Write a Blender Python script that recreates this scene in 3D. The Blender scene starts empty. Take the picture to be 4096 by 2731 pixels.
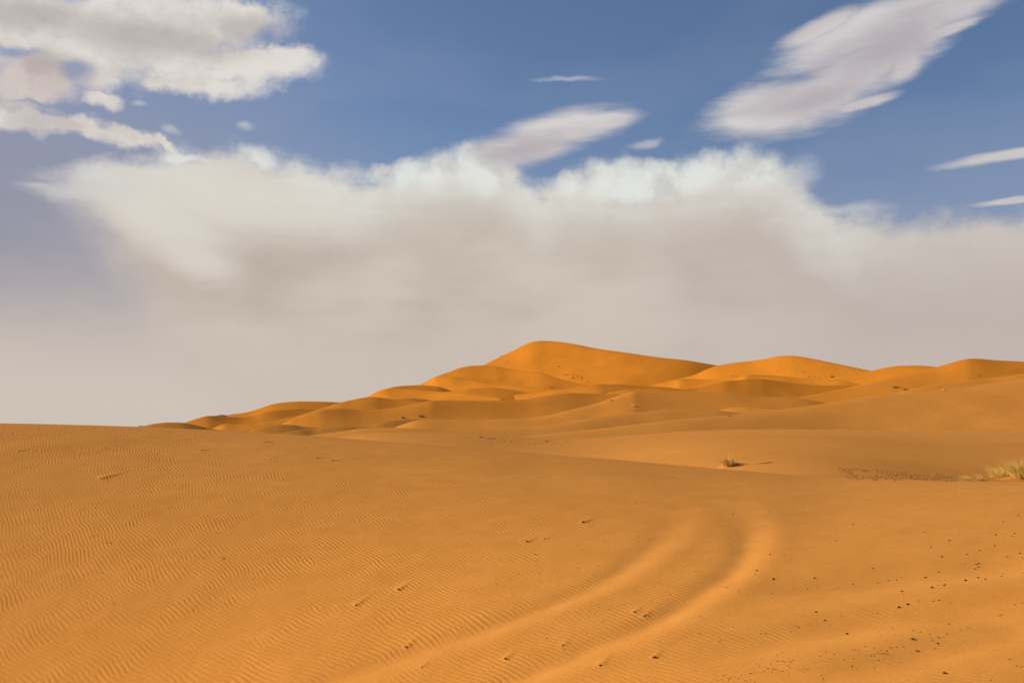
import bpy, bmesh, math, random
import numpy as np
from mathutils import Vector, Matrix

rng = np.random.default_rng(7)
random.seed(7)
scene = bpy.context.scene
COL = scene.collection

# ------------------------------------------------------------------ camera
FPX = 4096 * 35.0 / 36.0            # focal length measured in photograph pixels
HORIZON = 1715.0
PITCH = math.atan((HORIZON - 1365.5) / FPX)
EYE = Vector((0.0, 0.0, 6.0))
cam_d = bpy.data.cameras.new('camera')
cam_d.lens, cam_d.sensor_width = 35.0, 36.0
cam_d.clip_start, cam_d.clip_end = 0.1, 20000.0
cam = bpy.data.objects.new('camera', cam_d)
cam.location = EYE
cam.rotation_euler = (math.pi / 2 + PITCH, 0, 0)
COL.objects.link(cam)
scene.camera = cam


def ray(X, Y):
    """photograph pixel -> azimuth (clockwise from +Y) and tangent of elevation"""
    X = np.asarray(X, float); Y = np.asarray(Y, float)
    cx = (X - 2048.0) / FPX
    cy = (1365.5 - Y) / FPX
    yf = math.cos(PITCH) - cy * math.sin(PITCH)
    z = math.sin(PITCH) + cy * math.cos(PITCH)
    return np.arctan2(cx, yf), z / np.hypot(cx, yf)


def pixdir(X, Y):
    az, t = ray(X, Y)
    v = Vector((math.sin(float(az)), math.cos(float(az)), float(t)))
    return v.normalized()


# ------------------------------------------------------------------ numeric helpers
def pchip(xk, yk, x):
    xk = np.asarray(xk, float); yk = np.asarray(yk, float)
    h = np.diff(xk); d = np.diff(yk) / h
    m = np.zeros_like(yk)
    m[1:-1] = np.where(d[:-1] * d[1:] > 0, 2 * d[:-1] * d[1:] / (d[:-1] + d[1:] + 1e-30), 0)
    m[0], m[-1] = d[0], d[-1]
    x = np.asarray(x, float)
    i = np.clip(np.searchsorted(xk, x) - 1, 0, len(h) - 1)
    s = (x - xk[i]) / h[i]
    out = ((1 + 2 * s) * (1 - s) ** 2 * yk[i] + s * (1 - s) ** 2 * h[i] * m[i]
           + s * s * (3 - 2 * s) * yk[i + 1] + s * s * (s - 1) * h[i] * m[i + 1])
    return out


def gauss1(a, sig):
    n = max(1, int(sig * 3))
    k = np.exp(-0.5 * (np.arange(-n, n + 1) / sig) ** 2); k /= k.sum()
    return np.convolve(np.pad(a, n, mode='edge'), k, mode='valid')


def sstep(a, b, x):
    t = np.clip((x - a) / (b - a), 0, 1)
    return t * t * (3 - 2 * t)


class Field:
    """periodic random field in the plan, sampled bilinearly"""
    def __init__(self, spec, size, n, seed):
        self.n, self.size = n, size
        k = np.fft.fftfreq(n, d=size / n)
        kx, ky = np.meshgrid(k, k)
        r = np.random.default_rng(seed)
        ph = r.standard_normal((n, n)) + 1j * r.standard_normal((n, n))
        f = np.fft.ifft2(ph * spec(kx, ky))
        self.f = f / f.real.std()

    def __call__(self, x, y):
        n = self.n
        fx = np.asarray(x) / self.size * n; fy = np.asarray(y) / self.size * n
        ix = np.floor(fx).astype(np.int64); iy = np.floor(fy).astype(np.int64)
        a = fx - ix; b = fy - iy
        x0, x1, y0, y1 = ix % n, (ix + 1) % n, iy % n, (iy + 1) % n
        f = self.f
        return (f[y0, x0] * (1 - a) * (1 - b) + f[y0, x1] * a * (1 - b)
                + f[y1, x0] * (1 - a) * b + f[y1, x1] * a * b)


def band(scale, power=3.0):
    k0 = 1.0 / scale
    return lambda kx, ky: np.where((kx * kx + ky * ky) > 0,
                                   np.exp(-(np.hypot(kx, ky) / k0) ** 2 * 0.5), 0)


def ripple_spec(lam, ang_deg, sr, sa):
    k0 = 1.0 / lam
    def s(kx, ky):
        k = np.hypot(kx, ky)
        a = np.arctan2(ky, kx) - math.radians(ang_deg)
        a = (a + math.pi) % (2 * math.pi) - math.pi
        return np.exp(-0.5 * ((k - k0) / (sr * k0)) ** 2 - 0.5 * (a / math.radians(sa)) ** 2)
    return s


# ------------------------------------------------------------------ object helpers
def tag(o, label=None, cat=None, group=None, kind=None):
    if label: o['label'] = label
    if cat: o['category'] = cat
    if group: o['group'] = group
    if kind: o['kind'] = kind
    return o


def mesh_np(name, verts, faces, mat, parent=None, smooth=True):
    """verts (n,3); faces (m,k) of one constant size k"""
    verts = np.asarray(verts, np.float32); faces = np.asarray(faces, np.int32)
    me = bpy.data.meshes.new(name)
    k = faces.shape[1]
    me.vertices.add(len(verts)); me.vertices.foreach_set('co', verts.ravel())
    me.loops.add(faces.size); me.loops.foreach_set('vertex_index', faces.ravel())
    me.polygons.add(len(faces))
    me.polygons.foreach_set('loop_start', np.arange(0, faces.size, k, dtype=np.int32))
    me.update(calc_edges=True)
    me.polygons.foreach_set('use_smooth', np.full(len(faces), smooth))
    if mat: me.materials.append(mat)
    o = bpy.data.objects.new(name, me)
    COL.objects.link(o)
    if parent: o.parent = parent
    return o


def grid_faces(nr, nc, wrap=False):
    i = np.arange(nr - 1)[:, None]; j = np.arange(nc if wrap else nc - 1)[None, :]
    j2 = (j + 1) % nc
    return np.stack([i * nc + j, i * nc + j2, (i + 1) * nc + j2, (i + 1) * nc + j], -1).reshape(-1, 4)


def copy_tree(o, parent=None):
    c = o.copy(); COL.objects.link(c)
    if parent is not None: c.parent = parent
    for ch in list(o.children): copy_tree(ch, c)
    return c


# ------------------------------------------------------------------ materials
class NT:
    def __init__(self, tree):
        self.t = tree; self.n = tree.nodes; self.l = tree.links

    def new(self, typ, **kw):
        nd = self.n.new(typ)
        for k, v in kw.items(): setattr(nd, k, v)
        return nd

    def put(self, sock, v):
        if isinstance(v, bpy.types.NodeSocket): self.l.new(v, sock)
        elif v is not None: sock.default_value = v

    def math(self, op, a, b=None, c=None, clamp=False):
        nd = self.new('ShaderNodeMath', operation=op, use_clamp=clamp)
        self.put(nd.inputs[0], a)
        if b is not None: self.put(nd.inputs[1], b)
        if c is not None: self.put(nd.inputs[2], c)
        return nd.outputs[0]

    def vmath(self, op, a, b=None, out=0, scale=None):
        nd = self.new('ShaderNodeVectorMath', operation=op)
        self.put(nd.inputs[0], a)
        if b is not None: self.put(nd.inputs[1], b)
        if scale is not None: self.put(nd.inputs['Scale'], scale)
        return nd.outputs[out]

    def ss(self, lo, hi, x, a=0.0, b=1.0, kind='SMOOTHSTEP'):
        nd = self.new('ShaderNodeMapRange', interpolation_type=kind)
        self.put(nd.inputs['Value'], x)
        nd.inputs['From Min'].default_value = lo; nd.inputs['From Max'].default_value = hi
        nd.inputs['To Min'].default_value = a; nd.inputs['To Max'].default_value = b
        return nd.outputs[0]

    def mix(self, f, a, b, blend='MIX'):
        nd = self.new('ShaderNodeMix', data_type='RGBA', blend_type=blend)
        self.put(nd.inputs[0], f)
        for s, v in ((nd.inputs[6], a), (nd.inputs[7], b)):
            self.put(s, v if isinstance(v, bpy.types.NodeSocket) else (*v[:3], 1.0))
        return nd.outputs[2]

    def noise(self, vec, scale, detail=3.0, rough=0.5, out=0, dist=0.0, dims='3D'):
        nd = self.new('ShaderNodeTexNoise', noise_dimensions=dims)
        if vec is not None: self.put(nd.inputs['Vector'], vec)
        nd.inputs['Scale'].default_value = scale
        nd.inputs['Detail'].default_value = detail
        nd.inputs['Roughness'].default_value = rough
        nd.inputs['Distortion'].default_value = dist
        return nd.outputs[out]


def lin(r, g, b):
    f = lambda c: (c / 255 / 12.92) if c / 255 <= 0.04045 else ((c / 255 + 0.055) / 1.055) ** 2.4
    return (f(r), f(g), f(b))


def new_mat(name):
    m = bpy.data.materials.new(name); m.use_nodes = True
    nt = NT(m.node_tree)
    return m, nt, nt.n['Principled BSDF']


NEAR_SAND = (0.592, 0.240, 0.043)
FAR_SAND = (0.585, 0.203, 0.018)


def sand_material():
    m, nt, p = new_mat('sand')
    geo = nt.new('ShaderNodeNewGeometry').outputs['Position']
    dist = nt.vmath('LENGTH', geo, out=1)
    far = nt.ss(90, 420, dist)
    c = nt.mix(far, NEAR_SAND, FAR_SAND)
    at = nt.new('ShaderNodeAttribute', attribute_name='pale_and_lit_bands').outputs['Fac']      # paler track sand; also paints the sunlit look of the swells into the colour
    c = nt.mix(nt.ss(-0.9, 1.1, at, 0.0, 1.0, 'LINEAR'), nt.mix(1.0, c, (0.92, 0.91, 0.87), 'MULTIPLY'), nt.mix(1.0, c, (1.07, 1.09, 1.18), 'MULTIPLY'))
    big = nt.noise(geo, 0.05, 4, 0.55)
    c = nt.mix(nt.ss(0.3, 0.7, big), nt.mix(1.0, c, (0.94, 0.93, 0.90), 'MULTIPLY'),
               nt.mix(1.0, c, (1.05, 1.06, 1.10), 'MULTIPLY'))
    mid = nt.noise(geo, 1.3, 4, 0.6)
    c = nt.mix(nt.ss(0.3, 0.7, mid), nt.mix(1.0, c, (0.96, 0.955, 0.94), 'MULTIPLY'),
               nt.mix(1.0, c, (1.03, 1.035, 1.05), 'MULTIPLY'))
    for sc, am in ((26, 0.055), (3.2, 0.030)):
        g = nt.noise(geo, sc, 2, 0.7)
        c = nt.mix(nt.ss(0.25, 0.75, g), nt.mix(1.0, c, (1 - am, 1 - am, 1 - 1.2 * am), 'MULTIPLY'), nt.mix(1.0, c, (1 + am, 1 + am, 1 + 1.2 * am), 'MULTIPLY'))
    grain = nt.noise(geo, 130, 2, 0.7)
    c = nt.mix(nt.ss(0.25, 0.75, grain), nt.mix(1.0, c, (0.84, 0.82, 0.78), 'MULTIPLY'),
               nt.mix(1.0, c, (1.14, 1.15, 1.2), 'MULTIPLY'))
    nt.put(p.inputs['Base Color'], c)
    p.inputs['Roughness'].default_value = 0.92
    p.inputs['Specular IOR Level'].default_value = 0.02
    b = nt.new('ShaderNodeBump')
    b.inputs['Strength'].default_value = 0.5
    b.inputs['Distance'].default_value = 0.006
    nt.put(b.inputs['Height'], nt.noise(geo, 60, 3, 0.65))
    nt.put(p.inputs['Normal'], b.outputs[0])
    return m


def simple_mat(name, a, b, scale=20.0, rough=0.85, trans=0.0):
    m, nt, p = new_mat(name)
    co = nt.new('ShaderNodeTexCoord').outputs['Object']
    n = nt.noise(co, scale, 4, 0.6)
    c = nt.mix(nt.ss(0.32, 0.68, n), a, b)
    nt.put(p.inputs['Base Color'], c)
    p.inputs['Roughness'].default_value = rough
    p.inputs['Specular IOR Level'].default_value = 0.0 if trans else 0.25
    if trans:
        tr = nt.new('ShaderNodeBsdfTranslucent'); nt.put(tr.inputs[0], c)
        mx = nt.new('ShaderNodeMixShader'); mx.inputs[0].default_value = trans
        nt.l.new(p.outputs[0], mx.inputs[1]); nt.l.new(tr.outputs[0], mx.inputs[2])
        nt.l.new(mx.outputs[0], nt.n['Material Output'].inputs[0])
    return m


SAND = sand_material()
M_STONE = simple_mat('dark_stone', (0.060, 0.034, 0.019), (0.16, 0.088, 0.042), 60)
M_CRUMB = simple_mat('sandy_crumb', (0.17, 0.075, 0.02), (0.36, 0.16, 0.04), 60)
M_PALE = simple_mat('pale_pebble', (0.55, 0.42, 0.26), (0.75, 0.62, 0.42), 60)
M_TWIG = simple_mat('dry_wood', (0.36, 0.19, 0.075), (0.55, 0.34, 0.16), 40)
M_GREEN = simple_mat('green_grass', (0.36, 0.28, 0.035), (0.58, 0.44, 0.07), 8, trans=0.4)
M_STRAW = simple_mat('straw', (0.78, 0.50, 0.12), (0.92, 0.68, 0.22), 8, trans=0.4)
M_ROOT = simple_mat('root_mat', (0.12, 0.07, 0.025), (0.26, 0.15, 0.05), 14, trans=0.1)
M_SHRUB = simple_mat('shrub', (0.14, 0.09, 0.026), (0.30, 0.18, 0.055), 8, trans=0.15)
M_PAPER = simple_mat('paper', (0.80, 0.78, 0.74), (0.88, 0.86, 0.82), 8)
M_HILL = simple_mat('hill_rock', (0.10, 0.062, 0.06), (0.14, 0.085, 0.075), 0.01)
M_GRAVEL = simple_mat('gravel', (0.30, 0.135, 0.032), (0.50, 0.215, 0.045), 30)

# ------------------------------------------------------------------ foreground sand sheet
BB = [(-900, 1690), (-400, 1688), (0, 1692), (250, 1697), (500, 1704), (670, 1711), (840, 1719), (986, 1726), (1180, 1738),
      (1300, 1746), (1470, 1760), (1640, 1772), (1810, 1785), (1953, 1796), (2106, 1810), (2208, 1819),
      (2310, 1826), (2400, 1832), (2600, 1850), (2802, 1868), (3158, 1897), (3381, 1912), (3782, 1921),
      (4096, 1926), (4500, 1930), (5000, 1930)]
bb = np.array(BB, float)
bb_az, bb_t = ray(bb[:, 0], bb[:, 1])
RC_AZ, _ = ray([-900, 0, 1000, 2000, 3000, 4096, 5000], [1700] * 7)
RC_R = np.array([42, 40, 38, 34, 30, 27, 26], float)
R_BOT = 12.4
_, T_BOT = ray(2048, 2731)
T_BOT = float(T_BOT)


BB_GRID = np.linspace(bb_az[0], bb_az[-1], 2400)
BB_SMOOTH = gauss1(pchip(bb_az, bb_t, BB_GRID), 0.022 / (BB_GRID[1] - BB_GRID[0]))


def near_scale(az):
    a = np.clip(az, -0.55, 0.55)
    return np.exp(-0.62 * a + 0.35 * a * a)


def fore_params(az):
    a = np.clip(az, bb_az[0], bb_az[-1])
    tc = np.interp(a, BB_GRID, BB_SMOOTH)
    rc = pchip(RC_AZ, RC_R, np.clip(az, RC_AZ[0], RC_AZ[-1]))
    zc = tc * rc
    rb = R_BOT * near_scale(az)
    k = (zc + tc * (rb - rc) - T_BOT * rb) / (rb - rc) ** 2
    return tc, rc, zc, k


def fore_base(az, r):
    """smooth height relative to the eye"""
    tc, rc, zc, k = fore_params(az)
    d = r - rc
    z = zc + tc * d - k * d * d
    r0 = 8.5
    d0 = r0 - rc
    z0 = zc + tc * d0 - k * d0 * d0
    s0 = tc - 2 * k * d0
    s = np.clip(r / r0, 0, 1)
    zn = ((1 + 2 * s) * (1 - s) ** 2 * -1.75 + s * (1 - s) ** 2 * r0 * -0.03
          + s * s * (3 - 2 * s) * z0 + s * s * (s - 1) * r0 * s0)
    return np.where(r < r0, zn, z)


def fore_point(X, Y):
    az, t = ray(X, Y)
    az = float(az); t = float(t)
    rc = float(fore_params(np.array([az]))[1][0])
    rr = np.linspace(9.0, rc, 1500)
    el = fore_base(np.full(rr.shape, az), rr) / rr
    r = float(np.interp(t, el, rr))
    return math.sin(az) * r, math.cos(az) * r


TRACK1 = [(1250, 2775), (1393, 2725), (1479, 2697), (1687, 2626), (1895, 2560), (2030, 2515), (2208, 2440), (2417, 2361), (2525, 2290),
          (2595, 2238), (2684, 2167), (2735, 2100), (2742, 2040), (2705, 1980)]
TRACK2 = [(2000, 2768), (2149, 2712), (2298, 2648), (2446, 2588), (2595, 2533), (2700, 2485), (2789, 2420), (2879, 2358), (2968, 2300),
          (3018, 2245), (3042, 2179), (3042, 2119), (3015, 2060), (2980, 2005), (2950, 1960)]
SWELLS = [([(2560, 2745), (2800, 2668), (3045, 2600), (3363, 2531), (3681, 2487), (4096, 2450), (4500, 2430)], 0.10, 0.42),
          ([(2950, 2440), (3250, 2385), (3554, 2340), (3808, 2305), (4096, 2272), (4500, 2240)], 0.10, 0.50),
          ([(3200, 2760), (3427, 2700), (3681, 2650), (3872, 2605), (4096, 2548), (4500, 2480)], 0.09, 0.45)]


def resample(pts, n):
    p = np.array([fore_point(x, y) for x, y in pts])
    s = np.r_[0, np.cumsum(np.hypot(*np.diff(p, axis=0).T))]
    q = np.linspace(0, s[-1], n)
    x = gauss1(pchip(s, p[:, 0], q), 2); y = gauss1(pchip(s, p[:, 1], q), 2)
    return np.c_[x, y]


def line_dist(px, py, line):
    """signed distance (positive on the right of the line's direction) and position 0..1 along it"""
    best = np.full(px.shape, 1e9); sgn = np.zeros(px.shape); pos = np.zeros(px.shape)
    n = len(line) - 1
    for i in range(n):
        ax, ay = line[i]; dx, dy = line[i + 1] - line[i]
        L2 = dx * dx + dy * dy
        u = np.clip(((px - ax) * dx + (py - ay) * dy) / L2, 0, 1)
        ex = px - ax - u * dx; ey = py - ay - u * dy
        d2 = ex * ex + ey * ey
        m = d2 < best
        best = np.where(m, d2, best)
        sgn = np.where(m, np.sign(ex * dy - ey * dx), sgn)
        pos = np.where(m, (i + u) / n, pos)
    return np.sqrt(best) * sgn, pos


T1 = resample(TRACK1, 46); T2 = resample(TRACK2, 46)
SW = [(resample(p, 24), a, w) for p, a, w in SWELLS]

F_RIP = [Field(ripple_spec(lam, ang, sr, sa), 14.0, 2048, sd) for lam, ang, sr, sa, sd in
         ((0.076, 26.0, 0.075, 6.0, 3), (0.070, 35.0, 0.08, 6.0, 5), (0.070, 47.0, 0.09, 6.5, 7))]
F_W1 = Field(band(2.6), 34.0, 256, 11)
F_W2 = Field(band(1.9), 34.0, 256, 12)
F_U = Field(band(5.5), 60.0, 256, 13)
F_AMP = Field(band(1.6), 40.0, 256, 14)
F_BIG = Field(band(38.0), 900.0, 512, 15)
F_MED = Field(band(12.0), 400.0, 512, 16)

PALE = {}
DRIFTS = []      # (x, y, length, height): little tails of sand behind stones, filled in below


def fore_detail(x, y, az, r):
    tc, rc, zc, k = fore_params(az)
    rho = r / rc
    front = sstep(1.12, 0.94, rho) * sstep(4.0, 9.0, r)
    z = 0.010 * F_U(x, y).real * sstep(1.0, 0.75, rho) * front
    mask = np.ones(x.shape); pale = np.zeros(x.shape)
    for line, A in ((T1, 0.033), (T2, 0.036)):
        d, pos = line_dist(x, y, line)
        fade = sstep(1.0, 0.45, pos) * (1 - 0.15 * sstep(0.4, 0.7, pos))
        w = 0.24 + 0.28 * sstep(0.4, 1.0, pos)
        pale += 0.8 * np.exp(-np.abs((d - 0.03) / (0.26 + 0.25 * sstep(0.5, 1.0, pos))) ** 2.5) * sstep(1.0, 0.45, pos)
        dd = d + 0.20
        wob = 1 + 0.07 * F_AMP(x * 1.7, y * 1.7).real
        z -= A * wob * np.exp(-(dd / w) ** 2) * fade
        z += 0.35 * A * np.exp(-((d - 0.32) / 0.25) ** 2) * fade
        mask *= 1 - 0.97 * np.exp(-(np.abs(d / 0.27)) ** 3) * sstep(1.0, 0.85, pos)
        mask *= 1 + 0.35 * np.exp(-((d + 0.55) / 0.3) ** 2) * sstep(0.7, 0.3, pos)
    for line, A, w in SW:
        d, pos = line_dist(x, y, line)
        fade = sstep(0.0, 0.5, pos) * sstep(1.0, 0.7, pos)
        z -= A * np.exp(-((d + w * 0.7) / w) ** 2) * fade
        mask *= 1 - 0.75 * np.exp(-(d / w) ** 2) * fade
        pale += (0.9 + 0.2 * F_AMP(x, y).real) * np.exp(-np.abs(d / (w * 1.1)) ** 2) * fade  # swells brightened by colour, since the sun runs along them
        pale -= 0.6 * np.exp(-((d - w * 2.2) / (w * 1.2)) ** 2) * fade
    # where the wind has rippled the sand
    right = sstep(0.15, 0.27, az + 0.03 * F_AMP(x * 0.5, y * 0.5).real)
    lower = sstep(17.5, 13.5, r) * 0.55
    mask *= (1 - right) + right * lower * sstep(-0.6, 0.9, F_AMP(x, y).real)
    mid = sstep(-0.12, 0.12, az)
    mask *= 1 - mid * sstep(0.62, 0.86, rho)
    mask *= 1 - 0.85 * sstep(0.86, 1.0, rho)
    mask *= 1 - 0.30 * mid
    mask *= np.clip(0.85 + 0.16 * F_AMP(x, y).real, 0.4, 1.2)
    wx = x + 0.032 * F_W1(x, y).real; wy = y + 0.032 * F_W2(x, y).real
    q = r / near_scale(az) + 0.6 * F_U(x * 0.8, y * 0.8).real
    w0 = sstep(17.0, 22.0, q); w2 = sstep(16.5, 14.0, q) * sstep(-0.05, -0.22, az); w1 = np.clip(1 - w0 - w2, 0, 1)
    c = F_RIP[0](wx, wy) * w0 + F_RIP[1](wx + 5, wy + 3) * w1 + F_RIP[2](wx + 2, wy + 9) * w2
    lm = sstep(-0.25, 0.15, az)
    ph = np.angle(c); am = np.minimum(np.abs(c) / 0.8, 1.0)
    prof = np.sin(ph - 0.6 * np.sin(ph))
    amp = 0.0064 * (1 - lm) + 0.0046 * lm
    z = z + amp * mask * am * prof * front
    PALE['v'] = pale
    for (dx, dy, L, H) in DRIFTS:
        m = (np.abs(x - dx) < 1.2) & (np.abs(y - dy) < 1.6)
        if not m.any(): continue
        ux, uy = 0.55, 0.835
        qx = x[m] - dx; qy = y[m] - dy
        s = qx * ux + qy * uy; t = qx * uy - qy * ux
        w = 0.03 + 0.10 * np.clip(1 - s / L, 0, 1) * L
        z[m] += H * np.exp(-(t / w) ** 2) * sstep(-0.06, 0.02, s) * np.clip(1 - s / L, 0, 1) ** 1.3
    return z


def ground_z(x, y):
    az = np.arctan2(x, y); r = np.hypot(x, y)
    return EYE.z + np.maximum(fore_base(az, r) + fore_detail(x, y, az, r), -7.0)


# stones that lie in the open are listed here because the sand has drifted behind the larger ones
DRIFT_PX = [(2332, 2088, .5, .035), (2106, 2166, .4, .028), (2087, 2162, .3, .022), (2177, 2154, .3, .02),
            (1593, 2356, .45, .03), (1424, 2420, .45, .03), (1623, 2586, .35, .024), (2021, 2633, .3, .022),
            (2402, 2661, .32, .022), (2615, 2630, .25, .02), (2539, 2447, .25, .02), (2578, 2462, .25, .02),
            (403, 1914, 1.0, .05), (74, 1805, .6, .035), (807, 1801, .6, .035), (1268, 1832, .6, .035),
            (1329, 1842, .5, .03), (2251, 2580, .3, .018), (1689, 2666, .25, .016)]
DRIFTS = [(*fore_point(x, y), L, H * 0.65) for x, y, L, H in DRIFT_PX]


def build_ground():
    fine = np.arange(-0.60, 0.60, 0.00090)
    rest = np.linspace(0.60, 2 * math.pi - 0.60, 70)
    az = np.r_[fine, rest]
    rho = np.r_[np.linspace(0.012, 0.27, 26), np.exp(np.linspace(math.log(0.275), 0, 760)),
                np.linspace(1.0, 1.35, 22)[1:], np.exp(np.linspace(math.log(1.4), math.log(170), 34))]
    azn = (az + math.pi) % (2 * math.pi) - math.pi
    rc = fore_params(azn)[1]
    A, P = np.meshgrid(azn, rho)
    R = P * rc[None, :]
    X = np.sin(A) * R; Y = np.cos(A) * R
    z = np.maximum(fore_base(A, R), -7.0)
    m = (R < 60) & (np.abs(A) < 0.62)
    z[m] += fore_detail(X[m], Y[m], A[m], R[m])
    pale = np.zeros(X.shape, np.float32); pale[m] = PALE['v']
    z = np.maximum(z, -7.0) + EYE.z
    v = np.stack([X, Y, z], -1).reshape(-1, 3)
    f = grid_faces(len(rho), len(az), wrap=True)[:, ::-1]
    o = mesh_np('ground', v, f, SAND)
    o.data.attributes.new('pale_and_lit_bands', 'FLOAT', 'POINT').data.foreach_set('value', pale.ravel())
    return tag(o, kind='structure')


ground = build_ground()

# ------------------------------------------------------------------ dunes behind
# crest traced as (x, y), distance at anchor x, front slope, sideways tilt of the face (left end, right end),
# rounding of the crest, lee slope
D = []


def dune(pts, x0, r0, s=0.40, w=(0.0, 0.0), c=0.6, back=0.5, s1=0.10, L=60.0, rough=0.09):
    D.append(dict(pts=pts, x0=x0, r0=r0, s=s, w=w, c=c, back=back, s1=s1, L=L, rough=rough))


# the highest dune
dune([(1840, 1505), (1933, 1460), (1997, 1428), (2048, 1404), (2100, 1378), (2127, 1368), (2161, 1363), (2202, 1364), (2304, 1377),
      (2372, 1391), (2508, 1411), (2644, 1430), (2746, 1441), (2814, 1452), (2872, 1462), (3000, 1486), (3200, 1540)],
     2161, 640, s=0.44, w=[(1840, .34), (2161, .31), (2400, .29), (2650, .19), (2780, -.12), (3200, -.30)], c=3, L=120, s1=.24)
# shoulder left of it
dune([(1600, 1580), (1677, 1540), (1752, 1502), (1793, 1488), (1844, 1470), (1895, 1462), (1929, 1461), (1977, 1464), (2031, 1475), (2100, 1485),
      (2151, 1490), (2202, 1503), (2253, 1520), (2304, 1532), (2352, 1541), (2450, 1565)],
     1900, 545, s=0.30, w=[(1600, .30), (1760, .24), (1830, .10), (1900, .16), (2100, .22), (2450, .18)], c=2, L=90, back=.35)
dune([(1640, 1570), (1700, 1535), (1752, 1508), (1800, 1505), (1861, 1515), (1929, 1526), (1980, 1535), (2048, 1541), (2100, 1546), (2180, 1555), (2300, 1575)],
 1900, 505, s=0.26, w=[(1640, .30), (1900, .27), (2300, .22)], c=3, L=80, back=.3)
dune([(1500, 1580), (1555, 1552), (1575, 1547), (1606, 1543), (1677, 1540), (1740, 1544), (1800, 1560), (1900, 1590)],
 1620, 480, s=0.30, w=(.04, .0), c=2, L=80, back=.3)
dune([(1420, 1612), (1470, 1586), (1504, 1568), (1531, 1557), (1555, 1553), (1640, 1556), (1725, 1564), (1776, 1567), (1850, 1572), (2000, 1590)],
 1600, 450, s=0.24, w=[(1420, .30), (1560, .24), (1640, .16), (1720, .27), (2000, .28)], c=2, L=70, back=.3)
dune([(1740, 1580), (1776, 1568), (1827, 1561), (1878, 1553), (1898, 1552), (1929, 1551), (1963, 1550), (2014, 1554), (2100, 1568), (2180, 1580), (2300, 1600)],
 1950, 425, s=0.26, w=[(1740, .24), (1880, .10), (1950, .04), (2100, .03), (2300, .04)], c=1, L=50, back=.35)
dune([(1940, 1610), (2014, 1591), (2065, 1579), (2100, 1574), (2168, 1566), (2236, 1557), (2277, 1554), (2321, 1547), (2355, 1541), (2399, 1536),
      (2474, 1537), (2542, 1541), (2631, 1546), (2700, 1552), (2800, 1570)],
 2350, 395, s=0.24, w=[(1940, .28), (2250, .28), (2350, .08), (2420, -.04), (2800, -.06)], c=1, L=40, back=.4)
# second peak
dune([(2520, 1570), (2600, 1543), (2644, 1531), (2726, 1513), (2780, 1498), (2831, 1475), (2872, 1462), (2900, 1457), (2946, 1449), (3002, 1444), (3066, 1434),
      (3117, 1424), (3155, 1422), (3193, 1425), (3257, 1436), (3359, 1457), (3484, 1483), (3620, 1515), (3800, 1560)],
 3155, 470, s=0.38, w=[(2520, .33), (2900, .32), (3150, .28), (3350, .12), (3800, .06)], c=2.5, L=120, s1=.15)
dune([(2560, 1570), (2631, 1546), (2680, 1531), (2726, 1515), (2780, 1516), (2850, 1519), (2900, 1523), (2960, 1530), (3060, 1560)],
 2780, 415, s=0.24, w=[(2560, .26), (2720, .14), (3060, .20)], c=1, L=60, back=.3)
dune([(2880, 1540), (2940, 1517), (2989, 1498), (3053, 1499), (3130, 1504), (3181, 1510), (3257, 1515), (3330, 1517), (3450, 1540)],
 3050, 440, s=0.22, w=[(2880, .25), (2990, .08), (3200, .08), (3450, .15)], c=1.5, L=50, back=.3)
# dark slip face
dune([(2440, 1568), (2525, 1556), (2620, 1555), (2712, 1556), (2780, 1551), (2831, 1540), (2882, 1528), (2900, 1524), (2951, 1520), (3002, 1515), (3040, 1515),
      (3079, 1519), (3130, 1526), (3181, 1533), (3232, 1538), (3308, 1541), (3359, 1541), (3420, 1544), (3560, 1560)],
 3040, 385, s=0.34, w=[(2440, .06), (2780, .0), (2900, -.08), (3050, -.06), (3420, -.12), (3560, -.1)], c=.6, L=45, s1=.14)
# right hand group
dune([(3180, 1560), (3257, 1532), (3341, 1509), (3420, 1496), (3484, 1483), (3560, 1467), (3598, 1463), (3649, 1461), (3749, 1467), (3850, 1478), (4000, 1500)],
 3620, 425, s=0.34, w=[(3180, .22), (3500, .14), (3649, .10), (4000, .06)], c=2, L=110)
dune([(3040, 1640), (3120, 1608), (3193, 1590), (3308, 1567), (3423, 1543), (3496, 1525), (3573, 1507), (3649, 1489), (3718, 1474), (3751, 1466), (3840, 1441),
      (3879, 1434), (3904, 1434), (3981, 1440), (4096, 1446), (4400, 1462), (4700, 1490)],
 3850, 345, s=0.36, w=[(3040, -.02), (3500, .0), (3800, .03), (3950, -.04), (4100, -.12), (4700, -.14)], c=3, L=90, s1=.14)
dune([(3560, 1580), (3640, 1556), (3700, 1544), (3789, 1531), (3853, 1522), (3955, 1512), (4096, 1494), (4400, 1460), (4700, 1440)],
 3900, 290, s=0.26, w=(.0, .0), c=2, L=70)
dune([(1960, 1768), (2100, 1745), (2202, 1733), (2338, 1721), (2440, 1710), (2576, 1693), (2780, 1671), (2900, 1661), (3002, 1651), (3104, 1640), (3181, 1631),
      (3283, 1617), (3385, 1600), (3496, 1583), (3598, 1573), (3726, 1563), (3812, 1553), (3879, 1545), (3981, 1530), (4096, 1515), (4400, 1470), (4700, 1440)],
 3000, 165, s=0.30, w=[(1960, -.02), (2400, -.06), (3300, -.09), (3900, -.05), (4700, .0)], c=8, L=200, s1=.18)
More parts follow.
